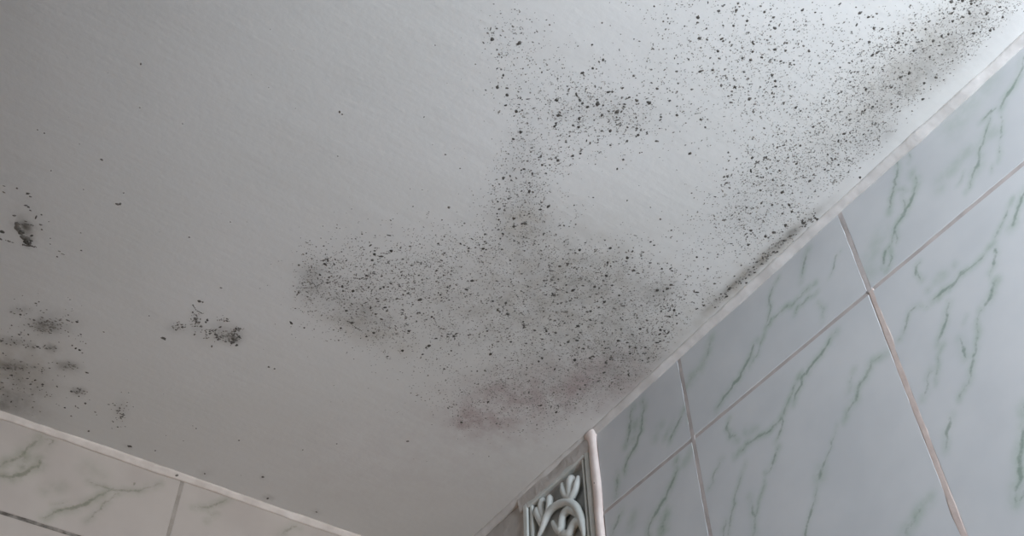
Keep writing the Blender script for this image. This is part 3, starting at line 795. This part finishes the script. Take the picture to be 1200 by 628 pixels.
for pts in ([(130, 250), (155, 290), (170, 320), (185, 345)], [(60, 270), (110, 262), (135, 275)], [(80, 300), (150, 298)], [(165, 290), (200, 268), (245, 268)], [(190, 135), (250, 115)], [(115, 170), (130, 210)], [(360, 505), (400, 540), (440, 565)], [(390, 240), (470, 243)], [(560, 88), (620, 88)], [(60, 325), (40, 345)], [(260, 262), (320, 225)]):
    chain(S, ZP, pts, 0.85, 1.7, .30)
# dark streak parallel to the caulk
for _ in range(210):
    t = rng.random(); x = 834 + 122 * t + rng.normal(0, 2.5); y = 357 - 106 * t + rng.normal(0, 2.8)
    S.append(rnd_speck(x, y, 0.9, .35, 2.0))
speck_object('mould_patch', S, 'large speckled black mould patch spreading over ceiling along the right wall')

# far left dark blotch
ZL = (0, 210, 6.283)
S = []
chain(S, ZL, [(120, 335), (150, 385), (185, 440), (215, 465)], 3.0, 1.0, .28)
chain(S, ZL, [(180, 455), (215, 470), (235, 455)], 2.6, 1.0, .05)
chain(S, ZL, [(115, 332), (180, 330), (245, 340)], 1.1, 1.2, .3)
chain(S, ZL, [(170, 482), (220, 490), (270, 500)], 1.2, 1.2, .12)
chain(S, ZL, [(45, 450), (75, 458), (105, 466)], 1.1, 1.3, .2)
for x, y, r, el, a in [(205, 105, 2.6, 1.3, .6), (225, 128, 1.8, 1.4, .3), (192, 192, 2.4, 1.5, .5), (210, 205, 1.8, 1.2, 0), (105, 268, 2.3, 1.4, .6), (265, 280, 2.4, 1.6, 1.5), (12, 388, 3.4, 1.1, 0), (4, 438, 2.4, 1.2, 0), (28, 95, 1.7, 1.4, 0),
                       (125, 66, 1.5, 1.2, 0), (310, 370, 1.5, 1, 0), (300, 335, 1.9, 1.2, 0), (460, 550, 1.7, 1.8, 0), (420, 570, 1.4, 1.1, 0), (438, 530, 1.5, 1.3, .3), (600, 525, 1.5, 1.1, 0), (370, 478, 1.2, 1.3, 0), (372, 435, 1.2, 1, 0), (225, 230, 1.6, 1.3, 0), (235, 415, 2.2, 1.3, 1), (190, 310, 1.6, 1.4, 0), (595, 395, 1.1, 1, 0), (30, 50, 1.4, 1.5, 0), (305, 262, 1.4, 1, 1), (360, 312, 1.0, 1.2, 0)]:
    px, py = Z(*ZL, [(x, y)])[0]
    S.append((px, py, r * .8, el, -a, rng.uniform(.08, .35)))
speck_object('mould_patch', S, 'dark smeared mould blotch with a few stray dots at far left of ceiling')

# lower left corner patch
ZN = (0, 340, 3.922)
LLD = [(54, 380, 30, 13, 0, .9), (12, 400, 20, 6, 5, .7), (30, 363, 16, 5, -8, .6), (85, 362, 12, 6, 0, .5), (15, 429, 28, 8, 5, .8), (20, 455, 36, 20, 10, .6), (98, 410, 9, 20, 0, .45), (60, 432, 40, 10, 10, .35),
       (45, 470, 50, 14, 18, .3), (70, 465, 40, 12, 15, .22), (38, 405, 12, 8, 0, .5), (40, 395, 40, 20, 0, .25), (45, 350, 40, 12, 0, .10)]
cx = rng.uniform(-25, 130, 6000); cy = rng.uniform(325, 520, 6000)
P = back(cx, cy, 'c')
pr = ell(cx, cy, LLD) * (P[:, 1] > 0.010) * np.clip(0.2 + 1.6 * (vnoise(cx / 8, cy / 5) - .15), .1, 1.6)
S = [rnd_speck(x, y, 0.85, .35, 2.0, -0.05) for x, y in zip(cx, cy) if False]
for x, y, k in zip(cx, cy, rng.random(6000) < pr * .30):
    if k: S.append(rnd_speck(x, y, 0.85, .35, 2.0, -0.05))
for zx, zy, rx, ry in [(240, 266, 5.5, 2.6), (320, 350, 9, 3.5), (365, 462, 7, 3.2), (155, 262, 3, 3), (60, 355, 14, 2.5), (210, 160, 16, 7)]:
    x0, y0 = Z(*ZN, [(zx, zy)])[0]
    for _ in range(int(rx * ry * 0.8)):
        S.append((x0 + rng.normal(0, rx * .6), y0 + rng.normal(0, ry * .6), rng.uniform(.6, 1.5), rng.uniform(1, 1.5), rng.uniform(-.4, .4), rng.uniform(.30, .80)))
speck_object('mould_patch', S, 'brownish grey mould patch in ceiling corner above the lower left tiles')

# small separate cluster
ZM = (180, 330, 6.977)
S = []
for zx, zy, rx, ry, n in [(200, 365, 62, 36, 42), (345, 320, 36, 70, 46), (580, 310, 60, 26, 22), (600, 450, 100, 50, 95), (660, 460, 50, 45, 55), (480, 400, 60, 22, 24), (440, 450, 26, 30, 10), (690, 390, 40, 18, 16), (380, 330, 25, 50, 14)]:
    for _ in range(n):
        x0, y0 = Z(*ZM, [(zx + rng.normal(0, rx * .5), zy + rng.normal(0, ry * .5))])[0]
        S.append(rnd_speck(x0, y0, 0.75, .35, 1.7, 0.0))
chain(S, ZM, [(322, 188), (345, 230), (365, 245), (415, 262)], 0.8, 1.3, .25)
for zx, zy, r in [(375, 160, 2.1), (403, 168, 1.6), (440, 315, 2.0), (428, 330, 1.5), (345, 308, 1.9), (510, 432, 2.0), (545, 370, 1.6), (650, 470, 2.4), (645, 495, 2.2), (680, 520, 1.8), (675, 385, 1.9), (590, 490, 1.8), (85, 466, 2.4), (70, 462, 1.8), (335, 432, 1.5), (475, 528, 1.4), (550, 50, 1.2), (320, 250, 1.5)]:
    x0, y0 = Z(*ZM, [(zx, zy)])[0]
    S.append((x0, y0, r, 1.2, rng.uniform(0, 3.1), rng.uniform(.08, .25)))
speck_object('mould_patch', S, 'small isolated cluster of black mould specks on bare left part of ceiling')

# single stray specks over the clean plaster, and the faint colony above the left wall
S = []
for x, y, r in [(165, 75, 1.6), (119, 187, 1.7), (137, 239, 1.9), (141, 239, 1.9), (145, 226, .9), (398, 131, 1.7), (401, 134, 1.2), (522, 181, 1.2), (222, 278, 1.2), (510, 53, 1), (52, 156, 1.2), (164, 126, 1), (484, 242, 1), (396, 183, .9), (270, 260, .9),
                (497, 137, .9), (214, 145, .9), (308, 559, 2.0), (240, 555, 1.2), (152, 523, 2.2), (280, 516, 1.3), (355, 527, 1), (230, 502, 1), (315, 430, 1.5), (322, 432, 1.3), (175, 370, 1), (122, 389, 1.2), (60, 200, 1), (44, 152, 1), (98, 222, .8), (104, 505, 1.5), (182, 528, 1.1), (395, 520, 1), (478, 517, 1.6), (371, 600, 1.2), (314, 584, 1.6)]:
    S.append((x, y, r, 1.15, rng.uniform(0, 3.1), rng.uniform(.1, .35)))
for _ in range(46):
    S.append(rnd_speck(142 + rng.normal(0, 5), 482 + rng.normal(0, 9), .75, .3, 1.6, 0))
for _ in range(60):
    S.append(rnd_speck(rng.uniform(0, 560), rng.uniform(0, 560) , .5, .3, 1.0, -.2))
ok = []
for s in S:
    P = back(np.array([s[0]]), np.array([s[1]]), 'c')[0]
    if P[1] > 0.010 and P[0] > 0.010: ok.append(s)
speck_object('mould_specks', ok, 'sparse stray mould dots scattered over the cleaner left half of ceiling')
